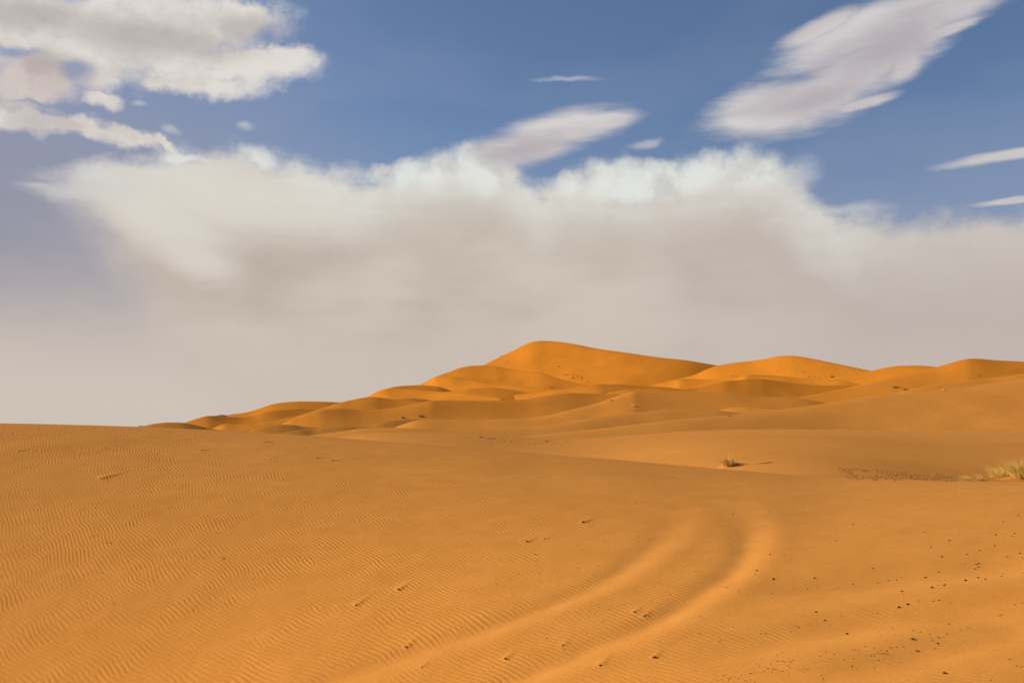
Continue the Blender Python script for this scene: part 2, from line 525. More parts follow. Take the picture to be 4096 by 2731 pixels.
# long middle ridges
dune([(1180, 1672), (1240, 1650), (1300, 1635), (1351, 1633), (1402, 1636), (1453, 1639), (1521, 1637), (1582, 1630), (1640, 1619), (1691, 1608),
      (1735, 1601), (1810, 1601), (1912, 1602), (2048, 1600), (2100, 1596), (2202, 1579), (2287, 1571), (2372, 1573), (2474, 1576), (2580, 1590), (2700, 1620)],
 1900, 300, s=0.30, w=[(1180, .02), (1450, .03), (1700, .04), (2000, .0), (2250, -.03), (2700, -.03)], c=1.5, L=90, s1=.15)
dune([(2010, 1690), (2070, 1677), (2151, 1668), (2270, 1642), (2389, 1612), (2457, 1588), (2508, 1571), (2542, 1564), (2610, 1564), (2780, 1566), (2900, 1570),
      (3045, 1583), (3193, 1593), (3300, 1612), (3450, 1650)],
 2600, 255, s=0.30, w=[(2010, .06), (2400, .03), (2560, -.01), (2800, -.04), (3450, -.03)], c=5, L=120, s1=.14)
dune([(1000, 1705), (1050, 1692), (1095, 1684), (1146, 1673), (1214, 1656), (1300, 1630), (1361, 1609), (1402, 1600), (1467, 1588), (1494, 1587), (1538, 1592),
      (1582, 1598), (1640, 1603), (1684, 1607), (1760, 1616), (1900, 1640)],
 1480, 335, s=0.30, w=[(1000, .11), (1300, .10), (1500, .07), (1600, .04), (1900, .02)], c=2, L=100)
dune([(1530, 1612), (1589, 1595), (1640, 1592), (1674, 1594), (1735, 1602), (1800, 1612), (1900, 1630)],
 1650, 370, s=0.30, w=(.0, -.04), c=.8, L=30)
# left group
dune([(840, 1690), (908, 1664), (959, 1653), (1000, 1645), (1044, 1631), (1095, 1615), (1146, 1608), (1197, 1605), (1248, 1605), (1300, 1606), (1361, 1609),
      (1420, 1616), (1520, 1640)],
 1200, 430, s=0.28, w=[(840, .24), (1150, .20), (1250, .10), (1330, -.08), (1520, -.12)], c=1.5, L=80)
dune([(660, 1715), (738, 1690), (789, 1673), (813, 1666), (840, 1662), (867, 1663), (908, 1666), (959, 1668), (1010, 1662), (1061, 1648), (1112, 1640), (1180, 1635),
      (1248, 1632), (1300, 1627), (1360, 1622), (1450, 1640)],
 1000, 380, s=0.28, w=[(660, .14), (800, .12), (950, .01), (1200, -.02), (1450, .0)], c=1, L=40, s1=.10)
dune([(800, 1730), (850, 1713), (901, 1695), (942, 1697), (1003, 1698), (1100, 1705), (1200, 1720)], 930, 310, s=0.26, w=(.20, .14), c=.8, L=40)
dune([(480, 1725), (578, 1702), (619, 1694), (670, 1689), (711, 1689), (738, 1691), (789, 1701), (840, 1713), (891, 1720), (980, 1735)],
     670, 240, s=0.28, w=[(480, .04), (700, .0), (830, -.10), (980, -.10)], c=.7, L=40)
dune([(860, 1745), (986, 1720), (1050, 1714), (1130, 1708), (1200, 1705), (1300, 1715), (1400, 1735)], 1100, 262, s=0.24, w=(-.05, -.04), c=.8, L=40)
dune([(930, 1745), (986, 1726), (1027, 1713), (1078, 1702), (1129, 1697), (1163, 1698), (1214, 1706), (1258, 1712), (1350, 1728), (1450, 1750)],
     1130, 225, s=0.26, w=[(930, .04), (1130, -.02), (1220, -.08), (1450, -.05)], c=.6, L=40)
dune([(1060, 1755), (1119, 1736), (1163, 1725), (1214, 1718), (1248, 1717), (1300, 1709), (1385, 1702), (1436, 1704), (1500, 1708), (1600, 1722), (1720, 1745)],
     1300, 190, s=0.26, w=[(1060, .02), (1250, -.05), (1450, -.07), (1720, -.05)], c=.6, L=30)
dune([(1430, 1725), (1480, 1706), (1538, 1688), (1589, 1680), (1657, 1675), (1725, 1673), (1810, 1676), (1912, 1690), (2050, 1720)],
     1650, 235, s=0.24, w=(-.06, -.08), c=.6, L=40)
dune([(1530, 1728), (1579, 1709), (1623, 1693), (1657, 1683), (1691, 1678), (1742, 1676), (1810, 1677), (1912, 1678), (2014, 1675), (2100, 1673), (2200, 1668),
      (2304, 1666), (2370, 1671), (2480, 1690)],
 1750, 210, s=0.26, w=[(1530, .18), (1700, .08), (1900, .02), (2480, .04)], c=3, L=60)
dune([(1120, 1760), (1300, 1733), (1385, 1722), (1463, 1712), (1538, 1710), (1606, 1711), (1708, 1714), (1776, 1717), (1878, 1716), (1980, 1714), (2100, 1709),
      (2236, 1693), (2355, 1673), (2440, 1661), (2542, 1649), (2678, 1639), (2848, 1640), (2960, 1652), (3100, 1680)],
 2000, 175, s=0.26, w=[(1120, .05), (1600, .02), (2000, .0), (2300, -.06), (3100, -.05)], c=7, L=100)
dune([(2820, 1660), (2860, 1646), (2900, 1635), (2938, 1629), (2977, 1628), (3028, 1631), (3117, 1639), (3200, 1652), (3300, 1680)],
     2980, 205, s=0.26, w=[(2820, .16), (2960, .06), (3300, -.04)], c=.6, L=20)
# broad sand rise beyond the hollow
dune([(1300, 1752), (1500, 1731), (1600, 1729), (1700, 1730), (1800, 1732), (1878, 1735), (1980, 1741), (2082, 1747), (2168, 1751), (2270, 1753), (2406, 1748),
      (2610, 1733), (2780, 1722), (2900, 1718), (3104, 1715), (3308, 1716), (3500, 1720), (3751, 1727), (4096, 1731), (4500, 1736), (5000, 1740)],
     3000, 76, s=[(1300, .085), (1878, .075), (2300, .056), (2700, .040), (3100, .031), (3500, .033), (4096, .046), (5000, .05)], w=[(1300, .02), (2200, .05), (2800, .02), (3400, -.02), (5000, -.02)], c=1.0, L=1e6, s1=.0, back=.25, rough=.05)


def dune_surface(p):
    pts = np.array(p['pts'], float)
    az_k, t_k = ray(pts[:, 0], pts[:, 1])
    n = int(np.clip((az_k[-1] - az_k[0]) / 0.0017, 60, 720))
    pad = 0.05
    az = np.linspace(az_k[0] - pad, az_k[-1] + pad, n + 60)
    core = np.clip(az, az_k[0], az_k[-1])
    t = pchip(az_k, t_k, core)
    h = az[1] - az[0]
    t = gauss1(t, 0.0016 / h)
    e1 = gauss1(np.gradient(t, h), 0.028 / h)
    out = np.maximum(az_k[0] - az, az - az_k[-1]).clip(0)
    t = t - 12.0 * out * out - 0.35 * out
    w = p['w']
    if isinstance(w, tuple): w = [(pts[0, 0], w[0]), (pts[-1, 0], w[1])]
    w = np.array(w, float)
    waz, _ = ray(w[:, 0], np.full(len(w), 1600.0))
    wv = gauss1(np.interp(az, waz, w[:, 1]), 0.018 / h)
    if isinstance(p['s'], list):                  # a very gentle rise: its steepness changes along the crest instead
        q = np.array(p['s']); qa, _ = ray(q[:, 0], np.full(len(q), 1700.0))
        p['s'] = gauss1(np.interp(az, qa, q[:, 1]), 0.05 / h)
        g = wv * 0
    else:
        g = (e1 - wv) / np.maximum(p['s'] - t, 0.12)
    lr = np.cumsum(g) * h
    a0, _ = ray(p['x0'], 1600)
    lr = lr - np.interp(float(a0), az, lr)
    R = p['r0'] * np.exp(0.45 * np.tanh(lr / 0.45))
    return az, t, R


def g_front(u, p):
    c = p['c']
    ur = np.sqrt(u * u + c * c) - c
    s0 = p['s'] - p['s1']
    return s0 * p['L'] * (1 - np.exp(-ur / p['L'])) + p['s1'] * ur


def build_dune(p, idx):
    az, t, R = dune_surface(p)
    zc = t * R
    nf, nb = 56, 20
    maxdrop = max(float(zc.max()), 0) + 8.0
    uu = np.linspace(0, 2500, 4001)
    pm = dict(p, s=float(np.min(p['s'])))
    uf = float(np.interp(min(maxdrop, 200), g_front(uu, pm), uu))
    uf = min(uf, 0.80 * float(R.min()))
    ub = maxdrop / p['back'] + 2 * p['c']
    sf = (np.linspace(1, 0, nf) ** 2.0) * uf
    sb = (np.linspace(0, 1, nb)[1:] ** 1.8) * ub
    u = np.r_[sf, -sb]
    U, A = np.meshgrid(u, az, indexing='ij')
    Rr = R[None, :] - U
    zs = gauss1(zc, 0.045 / (az[1] - az[0]))
    zs = np.minimum(zs, zc + 0.02 * R)
    f_ = 1 - np.exp(-np.maximum(U, 0) / (0.09 * p['r0']))
    Z = zc[None, :] * (1 - f_) + zs[None, :] * f_ - np.where(U >= 0, g_front(np.maximum(U, 0), p), p['back'] * (np.sqrt(U * U + p['c'] ** 2) - p['c']))
    X = np.sin(A) * Rr; Y = np.cos(A) * Rr
    fade = sstep(2, 25, np.abs(U)) * p['rough']
    Z = Z + fade * (1.6 * F_BIG(X, Y).real + 0.55 * F_MED(X, Y).real)
    rc = fore_params(A)[1]
    Z = Z - np.clip(rc * 1.005 - Rr, 0, None) * 1.2          # dives under the near dune's crest
    v = np.stack([X, Y, Z + EYE.z], -1).reshape(-1, 3)
    f = grid_faces(len(u), len(az))[:, ::-1]
    v[:, 2] = np.maximum(v[:, 2], -2.2)
    return tag(mesh_np('dune', v, f, SAND), kind='structure')


dunes = [build_dune(p, i) for i, p in enumerate(D)]


def far_hills():
    pts = np.array([(-600, 1712), (300, 1712), (540, 1709), (556, 1703), (575, 1702), (590, 1705), (640, 1706), (760, 1690), (840, 1668), (868, 1661), (890, 1658),
                    (905, 1660), (940, 1655), (985, 1650), (1040, 1648), (1200, 1660), (1500, 1700)], float)
    az_k, t_k = ray(pts[:, 0], pts[:, 1])
    az = np.linspace(az_k[0], az_k[-1], 240)
    t = pchip(az_k, t_k, az)
    R = 2600.0
    rows = [(R - 260, -0.004), (R - 90, .55), (R, 1.0), (R + 120, .6), (R + 400, -0.004)]
    V = []
    for rr, k in rows:
        z = np.where(k < 0, -8.0 + 0 * t, t * R * k + (1 - k) * -8.0)
        V.append(np.stack([np.sin(az) * rr, np.cos(az) * rr, z + EYE.z], -1))
    return tag(mesh_np('hills', np.concatenate(V), grid_faces(5, 240)[:, ::-1], M_HILL), kind='structure')


far_hills()
# ------------------------------------------------------------------ things lying and growing on the sand
bpy.context.view_layer.update()
DG = bpy.context.evaluated_depsgraph_get()


def hit(X, Y):
    """the point of the sand seen at a photograph pixel, and its normal"""
    ok, loc, nor, *_ = scene.ray_cast(DG, EYE, pixdir(X, Y))
    return (loc.copy(), nor.copy()) if ok else (None, None)


def lump(name, seed, mat, flat=0.62, knobs=0):
    """an irregular stone of unit width, base at z = 0"""
    r = random.Random(seed)
    bm = bmesh.new()
    bmesh.ops.create_icosphere(bm, subdivisions=3, radius=0.5)
    planes = [(Vector((r.uniform(-1, 1), r.uniform(-1, 1), r.uniform(-.3, 1))).normalized(), r.uniform(0.26, 0.44)) for _ in range(9)]
    sx, sy = r.uniform(0.9, 1.1), r.uniform(0.6, 0.85)
    for v in bm.verts:
        for n, d in planes:                                   # broken facets
            k = v.co.dot(n) - d
            if k > 0: v.co -= n * k * 0.8
        v.co *= 1 + 0.05 * math.sin(11 * v.co.x + seed) * math.cos(9 * v.co.y - seed)
        v.co.x *= sx; v.co.y *= sy; v.co.z *= flat
    for _ in range(knobs):
        m = Matrix.Translation((r.uniform(-.45, .45), r.uniform(-.25, .25), r.uniform(-.05, .16)))
        bmesh.ops.create_icosphere(bm, subdivisions=2, radius=r.uniform(.14, .24), matrix=m)
    z = -0.14
    for v in bm.verts: v.co.z -= z
    me = bpy.data.meshes.new(name); bm.to_mesh(me); bm.free()
    me.polygons.foreach_set('use_smooth', [False] * len(me.polygons))
    me.materials.append(mat)
    return me


STONES = [lump('stone', i, M_STONE) for i in range(5)]
KNOB = lump('stone', 21, M_STONE, knobs=5)
SLIVER = lump('stone', 33, M_STONE, flat=0.34)
CRUMBS = [lump('sand_crumb', 40 + i, M_CRUMB, flat=0.7) for i in range(4)]
PALES = [lump('pale_pebble', 60 + i, M_PALE, flat=0.6) for i in range(2)]


def drop(me, name, X, Y, wpx, label, cat, group=None, sq=1.0):
    p, n = hit(X, Y)
    if p is None: return None
    o = bpy.data.objects.new(name, me)
    w = wpx / FPX * (p - EYE).length
    o.location = p
    o.rotation_euler = (random.uniform(-.12, .12), random.uniform(-.12, .12), random.uniform(-0.7, 0.7))
    o.scale = (w, w, w * sq * random.uniform(0.85, 1.15))
    COL.objects.link(o)
    return tag(o, label, cat, group)


def src(z, k):
    x0, y0, s = {'g1': (3400, 2000, .2959), 'g2': (3400, 2331, .2959), 'g3': (2700, 2000, .2976), 'g4': (2700, 2331, .2976), 'g5': (2000, 2000, .2976),
                 'g6': (2000, 2331, .2976), 'g7': (1300, 2331, .2976), 'gl': (0, 1690, .5952), 'gd': (1800, 1700, .2551), 'r5': (0, 1650, .6893),
                 'gg': (3300, 1750, .3384)}[k]
    return x0 + z[0] * s, y0 + z[1] * s


G_ST = 'dark stones lying on the sand'
BIG = [
    (2332, 2088, 14, 'lone dark stone with a long tail of drifted sand above the left wheel track', 0),
    (2106, 2166, 12, 'larger stone of the touching pair at the middle of the rippled slope', 1),
    (2087, 2162, 8, 'smaller stone at the left of the touching pair on the middle rippled slope', 2),
    (2177, 2154, 9, 'small dark stone just right of the touching pair on the middle slope', 3),
    (2539, 2447, 11, 'upper left stone of the pair lying between the two wheel tracks', 4),
    (2578, 2462, 11, 'lower right stone of the pair lying between the two wheel tracks', 0),
    (2021, 2634, 13, 'dark stone between the wheel tracks, nearest the bottom edge', 1),
    (2402, 2661, 13, 'dark stone just below the right wheel track near the bottom edge', 2),
    (2615, 2630, 16, 'knobbly stone of clustered lumps below the right wheel track', 'k'),
    (2251, 2580, 14, 'flat dark sliver of stone between the wheel tracks', 's'),
    (3094, 2316, 12, 'black stone just right of the bend of the right wheel track', 3),
    (3027, 2282, 9, 'small dark stone on the right edge of the right wheel track', 4),
    (3263, 2447, 11, 'upper of two dark stones standing alone beyond the right wheel track', 0),
    (3297, 2481, 10, 'lower of two dark stones standing alone beyond the right wheel track', 1),
    (3388, 2535, 12, 'dark stone alone above the patch of sand crumbs at lower right', 2),
    (3631, 2417, 13, 'upper right stone of the diagonal pair on the smooth slope at lower right', 3),
    (3596, 2429, 12, 'lower left stone of the diagonal pair on the smooth slope at lower right', 4),
    (3652, 2557, 17, 'broad reddish brown stone, the largest one at lower right', 0),
    (3750, 2573, 11, 'dark stone just right of the broad reddish brown stone', 1),
    (3668, 2603, 14, 'dark stone just below the broad reddish brown stone', 2),
    (3779, 2693, 17, 'big dark stone nearest the bottom right corner', 3),
    (3729, 2351, 12, 'left stone of the upper pair on the pale swell at right', 4),
    (3778, 2340, 11, 'right stone of the upper pair on the pale swell at right', 0),
    (3606, 2365, 12, 'dark stone at the left end of the stone scatter on the right slope', 1),
    (3862, 2322, 14, 'largest stone of the upper scatter near the right edge', 2),
    (3913, 2310, 10, 'dark stone up and right of the largest stone in the upper scatter', 3),
    (3942, 2317, 10, 'dark stone right of two others in the upper scatter', 4),
    (3700, 2309, 10, 'dark stone alone at the left of the upper scatter', 0),
    (3755, 2400, 12, 'slanting flat sliver of stone on the right slope', 's'),
    (403, 1914, 10, 'thin stone at the head of a long sand tail on the upper left slope', 's'),
    (1593, 2356, 12, 'sand-dusted stone with a drift, upper of two on the left ripples', 1),
    (1424, 2420, 12, 'sand-dusted stone with a drift, lower of two on the left ripples', 2),
    (1623, 2586, 12, 'stone with a drift beside the lower end of the left wheel track', 4),
]
for X, Y, w, lab, k in BIG:
    me = KNOB if k == 'k' else SLIVER if k == 's' else STONES[k]
    drop(me, 'stone', X, Y, w * 0.92, lab, 'stone', G_ST, 1.1 if k != 's' else 0.9)

PEB = {
    'g1': [(40, 323, 25), (1005, 436, 25), (1340, 545, 30), (1092, 640, 28), (1243, 762, 32), (2070, 295, 24), (2275, 210, 24), (2220, 448, 30), (2185, 486, 18),
           (1965, 472, 28), (1952, 618, 28), (1750, 680, 28), (1578, 730, 26), (1735, 857, 28), (1705, 865, 28), (1732, 903, 26), (1690, 930, 26), (2295, 718, 28),
           (2122, 767, 28), (2330, 775, 18), (2335, 985, 22), (2068, 1000, 20), (2047, 1030, 28), (1197, 972, 30), (632, 1076, 24), (516, 1083, 24), (375, 1118, 24),
           (312, 923, 26), (40, 1137, 22), (725, 1268, 18), (210, 338, 16), (1480, 476, 18), (1887, 424, 16), (2068, 457, 14), (1555, 850, 16), (700, 1043, 18), (1190, 1154, 18)],
    'g2': [(1122, 245, 24), (918, 242, 22), (375, 408, 22), (1340, 552, 32), (1145, 604, 20), (1310, 689, 24), (2160, 1035, 24), (25, 1125, 26), (2220, 292, 22), (2330, 270, 22),
           (1355, 275, 14), (875, 358, 16), (158, 348, 18), (80, 423, 16), (990, 580, 16), (1035, 1112, 14), (1905, 1315, 22)],
    'g3': [(1278, 729, 28), (2150, 537, 20), (1870, 1050, 34), (1777, 1195, 22), (1915, 1160, 20), (1070, 990, 18), (775, 187, 26), (445, 66, 16), (320, 62, 18), (612, 260, 18),
           (1262, 155, 18), (1612, 183, 20), (1722, 97, 18), (1722, 166, 14), (1465, 729, 16), (1320, 481, 12), (1918, 296, 12), (2190, 1175, 16), (2240, 1245, 18), (850, 1225, 20),
           (280, 962, 18), (1690, 1050, 18), (762, 710, 16), (762, 570, 16), (715, 590, 16), (472, 492, 12)],
    'g4': [(1620, 572, 20), (1662, 597, 22), (1558, 653, 16), (1155, 677, 24), (1215, 682, 24), (785, 583, 18), (330, 450, 18), (340, 675, 20), (610, 775, 24), (580, 785, 20),
           (280, 1172, 18), (415, 1260, 16), (1610, 400, 16), (1310, 140, 18), (2230, 436, 16)],
    'g5': [(1245, 320, 20), (1985, 320, 16), (2010, 542, 20), (1045, 605, 20), (1830, 38, 22), (1402, 532, 16), (1465, 637, 14), (1535, 650, 18), (525, 622, 16), (1320, 885, 16),
           (2285, 1270, 22), (1178, 188, 18), (1390, 235, 16), (1348, 157, 14), (1505, 322, 16), (1215, 347, 14), (450, 250, 16), (508, 264, 14), (128, 313, 18), (70, 312, 18),
           (578, 246, 12), (870, 342, 14), (410, 130, 14), (1858, 565, 12), (1042, 567, 14), (2113, 33, 14), (150, 805, 14), (245, 992, 18), (730, 937, 16), (1037, 915, 20),
           (2145, 883, 16), (2228, 1237, 14), (505, 812, 16), (175, 1265, 16), (335, 14, 14)],
    'g6': [(868, 892, 20), (1718, 760, 16), (1470, 357, 20), (1385, 512, 20), (1170, 677, 20), (625, 742, 22), (98, 208, 16), (870, 402, 16), (1550, 428, 14), (1222, 267, 16),
           (630, 310, 12), (70, 875, 16), (95, 910, 16), (545, 912, 14), (975, 1010, 14), (1040, 1127, 14), (240, 275, 14), (1120, 1290, 16), (2275, 822, 14)],
    'g7': [(1308, 1127, 26), (1235, 542, 16), (2205, 243, 14), (1878, 277, 16), (1838, 995, 18), (2300, 18, 20), (1695, 857, 14), (1873, 828, 14), (1505, 905, 12), (1738, 513, 14), (865, 720, 12)],
    'gl': [(85, 72, 9), (125, 194, 12), (240, 194, 9), (262, 44, 9), (408, 55, 9), (720, 173, 10), (1140, 67, 12), (1355, 185, 14), (1345, 90, 8), (1475, 74, 9), (1310, 78, 8), (1560, 60, 7),
           (1625, 108, 8), (1085, 52, 7), (2052, 171, 9), (2178, 157, 9), (2248, 175, 10), (2247, 193, 9), (2130, 238, 16), (2232, 255, 14), (1015, 80, 9), (278, 188, 8), (1815, 137, 10),
           (635, 36, 6), (765, 42, 6)],
}
LAB_R = 'small dark pebble scattered on the smooth slope right of the wheel tracks'
LAB_L = 'small half-buried pebble on the rippled slope around and left of the wheel tracks'
for k, lst in PEB.items():
    for zx, zy, w in lst:
        X, Y = src((zx, zy), k)
        s = {'gl': .5952}.get(k, .297)
        right = k in ('g1', 'g2') or X > 3060 or (k == 'g4' and X > 2760)
        dark = w >= 22 or k == 'g1'
        drop(STONES[int(X) % 5] if dark else CRUMBS[int(X) % 4], 'pebble', X, Y, max(w * s * 0.9, 4.0), LAB_R if right else LAB_L, 'pebble',
             'pebbles on the smooth right slope' if right else 'pebbles on the rippled slope')
for X, Y, lab in ((3335, 2142, 'pale cream pebble, the bright one on the upper smooth slope right of the tracks'),
                  (3625, 2180, 'pale pebble below the upper smooth slope, left of the dark stones'),
                  (4003, 2192, 'pale pebble below a dry stalk near the right edge'),
                  (3875, 2260, 'tiny pale pebble left of a cluster of dark pebbles on the right slope'),
                  (3538, 2558, 'pale pebble among the sand crumbs at lower right')):
    drop(PALES[int(X) % 2], 'pale_pebble', X, Y, 5.0, lab, 'pebble')

CR = {'g4': [(1375, 1050), (1430, 1045), (1480, 1070), (1550, 1070), (1600, 1020), (1100, 1090), (1135, 1110), (1235, 1145), (1310, 1155), (1350, 1160), (1300, 1195), (1200, 1185),
             (1165, 1195), (1120, 1195), (1065, 1205), (1000, 1220), (890, 1245), (850, 1280), (790, 1255), (740, 1275), (720, 1300), (690, 1270), (625, 1300), (560, 1315), (650, 1240),
             (690, 1225), (940, 1310), (970, 1330), (1010, 1300), (1070, 1330), (1440, 1185), (1400, 1188), (1735, 1150), (1775, 1165), (1715, 1195), (1520, 1210), (2027, 1048),
             (1950, 985), (2140, 955), (2030, 925), (2205, 1100), (1970, 1240), (1990, 1285), (1990, 1315), (1640, 975), (1440, 935), (1365, 970), (2260, 1035), (1535, 1140), (1390, 1048),
             (1455, 1050), (1530, 1045), (1565, 1055), (1515, 1105), (1580, 1040), (1020, 1215), (715, 1285), (750, 1268), (600, 1305), (1280, 1090), (815, 1185), (1250, 1150)],
      'g2': [(80, 890), (120, 905), (30, 905), (205, 855), (330, 875), (420, 905), (500, 915), (560, 885), (630, 865), (720, 860), (220, 980), (285, 970), (320, 965), (375, 950), (415, 955),
             (445, 955), (470, 955), (505, 960), (275, 985), (325, 990), (120, 970), (50, 1020), (445, 1030), (380, 1045), (670, 1070), (325, 1150), (95, 1165), (515, 1100), (950, 665),
             (850, 643), (390, 660), (520, 657), (575, 620), (420, 715), (1115, 780), (1075, 690), (1180, 735), (1215, 740), (1265, 735), (1150, 880), (1125, 893), (1490, 632), (1595, 605),
             (540, 870), (70, 900), (490, 920), (1105, 770), (1100, 745), (2290, 1130), (2250, 1120), (2320, 1130)]}
for k, lst in CR.items():
    for q in lst:
        X, Y = src(q, k)
        drop(CRUMBS[int(X + Y) % 4], 'sand_crumb', X, Y, random.uniform(4.2, 6.5), 'small sand-coloured crumb in the loose scatter along the lower right edge', 'sand crumb',
             'sand crumbs scattered at lower right')

DP = [(300, 205), (325, 297), (400, 306), (508, 262), (572, 258), (585, 303), (630, 287), (637, 271), (660, 255), (760, 254), (835, 260), (845, 237), (848, 247), (858, 275), (888, 192),
      (788, 222), (815, 238), (1065, 267), (1117, 271), (1150, 276), (1230, 300), (1345, 282), (1380, 285), (1427, 283), (1648, 296), (480, 157)]
for cx, cy, n, rx, ry in ((480, 191, 14, 65, 8), (650, 212, 20, 72, 11), (1530, 252, 10, 60, 7), (1840, 245, 6, 40, 3), (965, 253, 4, 14, 3)):
    for _ in range(n): DP.append((cx + random.gauss(0, .5) * rx, cy + random.gauss(0, .5) * ry))
for q in DP:
    X, Y = src(q, 'gd')
    drop(STONES[int(X) % 5], 'dropping', X, Y, random.uniform(3.0, 4.6), 'dark dropping scattered on the sunlit rise beyond the near dune', 'dropping',
         'dark droppings on the sunlit rise')


# --- twigs and stalks
def tube(path, rads, sides=6):
    path = [Vector(p) for p in path]
    V = []; F = []
    for i, p in enumerate(path):
        d = (path[min(i + 1, len(path) - 1)] - path[max(i - 1, 0)]).normalized()
        a = d.orthogonal().normalized(); b = d.cross(a)
        for j in range(sides):
            t = 2 * math.pi * j / sides
            V.append(p + (a * math.cos(t) + b * math.sin(t)) * rads[i])
    for i in range(len(path) - 1):
        for j in range(sides):
            F.append((i * sides + j, i * sides + (j + 1) % sides, (i + 1) * sides + (j + 1) % sides, (i + 1) * sides + j))
    return V, F


def twig_mesh(seed, mat, rad=0.045, upright=False):
    r = random.Random(seed)
    n = 7
    if upright:
        path = [(0.10 * r.uniform(-1, 1) * (i / n) ** 1.5, 0.02 * i / n, i / (n - 1)) for i in range(n)]
    else:
        path = [(i / (n - 1) - 0.5, 0.10 * r.uniform(-1, 1), 0.03 + 0.07 * abs(r.gauss(0, 1)) * math.sin(math.pi * i / (n - 1))) for i in range(n)]
    rads = [rad * (1 - 0.6 * i / (n - 1)) for i in range(n)]
    V, F = tube(path, rads)
    if not upright:                                            # a side shoot
        k = len(V)
        p = Vector(path[3])
        v2, f2 = tube([p, p + Vector((.10, .12, .05)), p + Vector((.2, .2, .04))], [rad * .6, rad * .4, rad * .2])
        V += v2; F += [tuple(q + k for q in f) for f in f2]
    me = bpy.data.meshes.new('twig'); me.from_pydata([tuple(v) for v in V], [], F); me.update()
    me.materials.append(mat)
    return me


TW = [twig_mesh(i, M_TWIG) for i in range(4)]
STALK = [twig_mesh(10 + i, M_STRAW, rad=0.022, upright=True) for i in range(3)]


def lay(me, name, X, Y, px_len, label, cat, group=None, yaw=None, rise=True):
    p, n = hit(X, Y)
    if p is None: return
    o = bpy.data.objects.new(name, me)
    L = px_len / FPX * (p - EYE).length
    o.location = p; o.scale = (L, L, L)
    o.rotation_euler = (0, 0, random.uniform(0.3, 1.2) if yaw is None else yaw)
    COL.objects.link(o)
    return tag(o, label, cat, group)


for i, q in enumerate([(545, 713), (860, 715), (620, 755), (645, 757), (875, 737), (1270, 697), (1220, 805), (1185, 845), (590, 928), (665, 1105), (1690, 1397), (1115, 1283),
                       (1480, 360), (1540, 382), (1955, 465), (1750, 575), (1495, 1503), (1855, 1402), (1120, 1145)]):
    X, Y = src(q, 'r5')
    lay(TW[i % 4], 'twig', X, Y, 13, 'short dry twig half buried in the ripples of the left slope', 'twig', 'twigs on the left rippled slope')
for X, Y, L, lab, yaw in ((893, 2232, 24, 'longest dry twig lying across the ripples on the left slope', 0.9),
                          (1077, 1769, 34, 'long thin stick lying level near the crest of the near dune', 0.0),
                          (3185, 2126, 20, 'pinkish straight twig lying on the slope right of the track bend', -0.9),
                          (2908, 2349, 26, 'brown stick with a sand tail lying in the right wheel track', 0.5),
                          (2928, 2331, 12, 'short pale stick just above the brown stick in the right wheel track', 0.3),
                          (2712, 2145, 13, 'short pale stick between the two wheel tracks near their bend', 0.3),
                          (3566, 2192, 16, 'dry twig lying below the smooth slope left of the dark stones', -0.6),
                          (3489, 2307, 10, 'curled pale twig at the left of the right-hand stone scatter', 1.4),
                          (4000, 2461, 26, 'forked dry twig lying on the swell near the right edge', 0.3),
                          (2147, 2216, 22, 'buried bleached twig below the touching pair of stones', 0.0),
                          (2158, 2293, 14, 'dark twig below the stones in the middle of the rippled slope', 0.7),
                          (2165, 2322, 11, 'lower dark twig in the middle of the rippled slope', 0.7),
                          (1412, 2480, 9, 'pale chip of wood below the two drifted stones on the left ripples', 0.5)):
    lay(TW[int(X) % 4], 'twig', X, Y, L, lab, 'twig', None, yaw)
for X, Y, L, lab in ((4032, 2183, 26, 'thin upright dry stalk near the right edge above a pale pebble'),
                     (2279, 2718, 24, 'thin upright dry stalk at the bottom edge below the right wheel track'),
                     (3540, 1937, 18, 'left one of two dry stalks on the crest below the gravel patch'),
                     (3550, 1939, 16, 'right one of two dry stalks on the crest below the gravel patch'),
                     (3838, 1980, 24, 'leaning dry stalk on the smooth slope below the straw tuft'),
                     (2963, 1842, 34, 'tall thin stalk just right of the brown tuft on its mound'),
                     (3034, 1856, 14, 'short pale stalk at the far end of the shadow of the brown tuft')):
    lay(STALK[int(X) % 3], 'dry_stalk', X, Y, L, lab, 'stalk', None, 0.0)


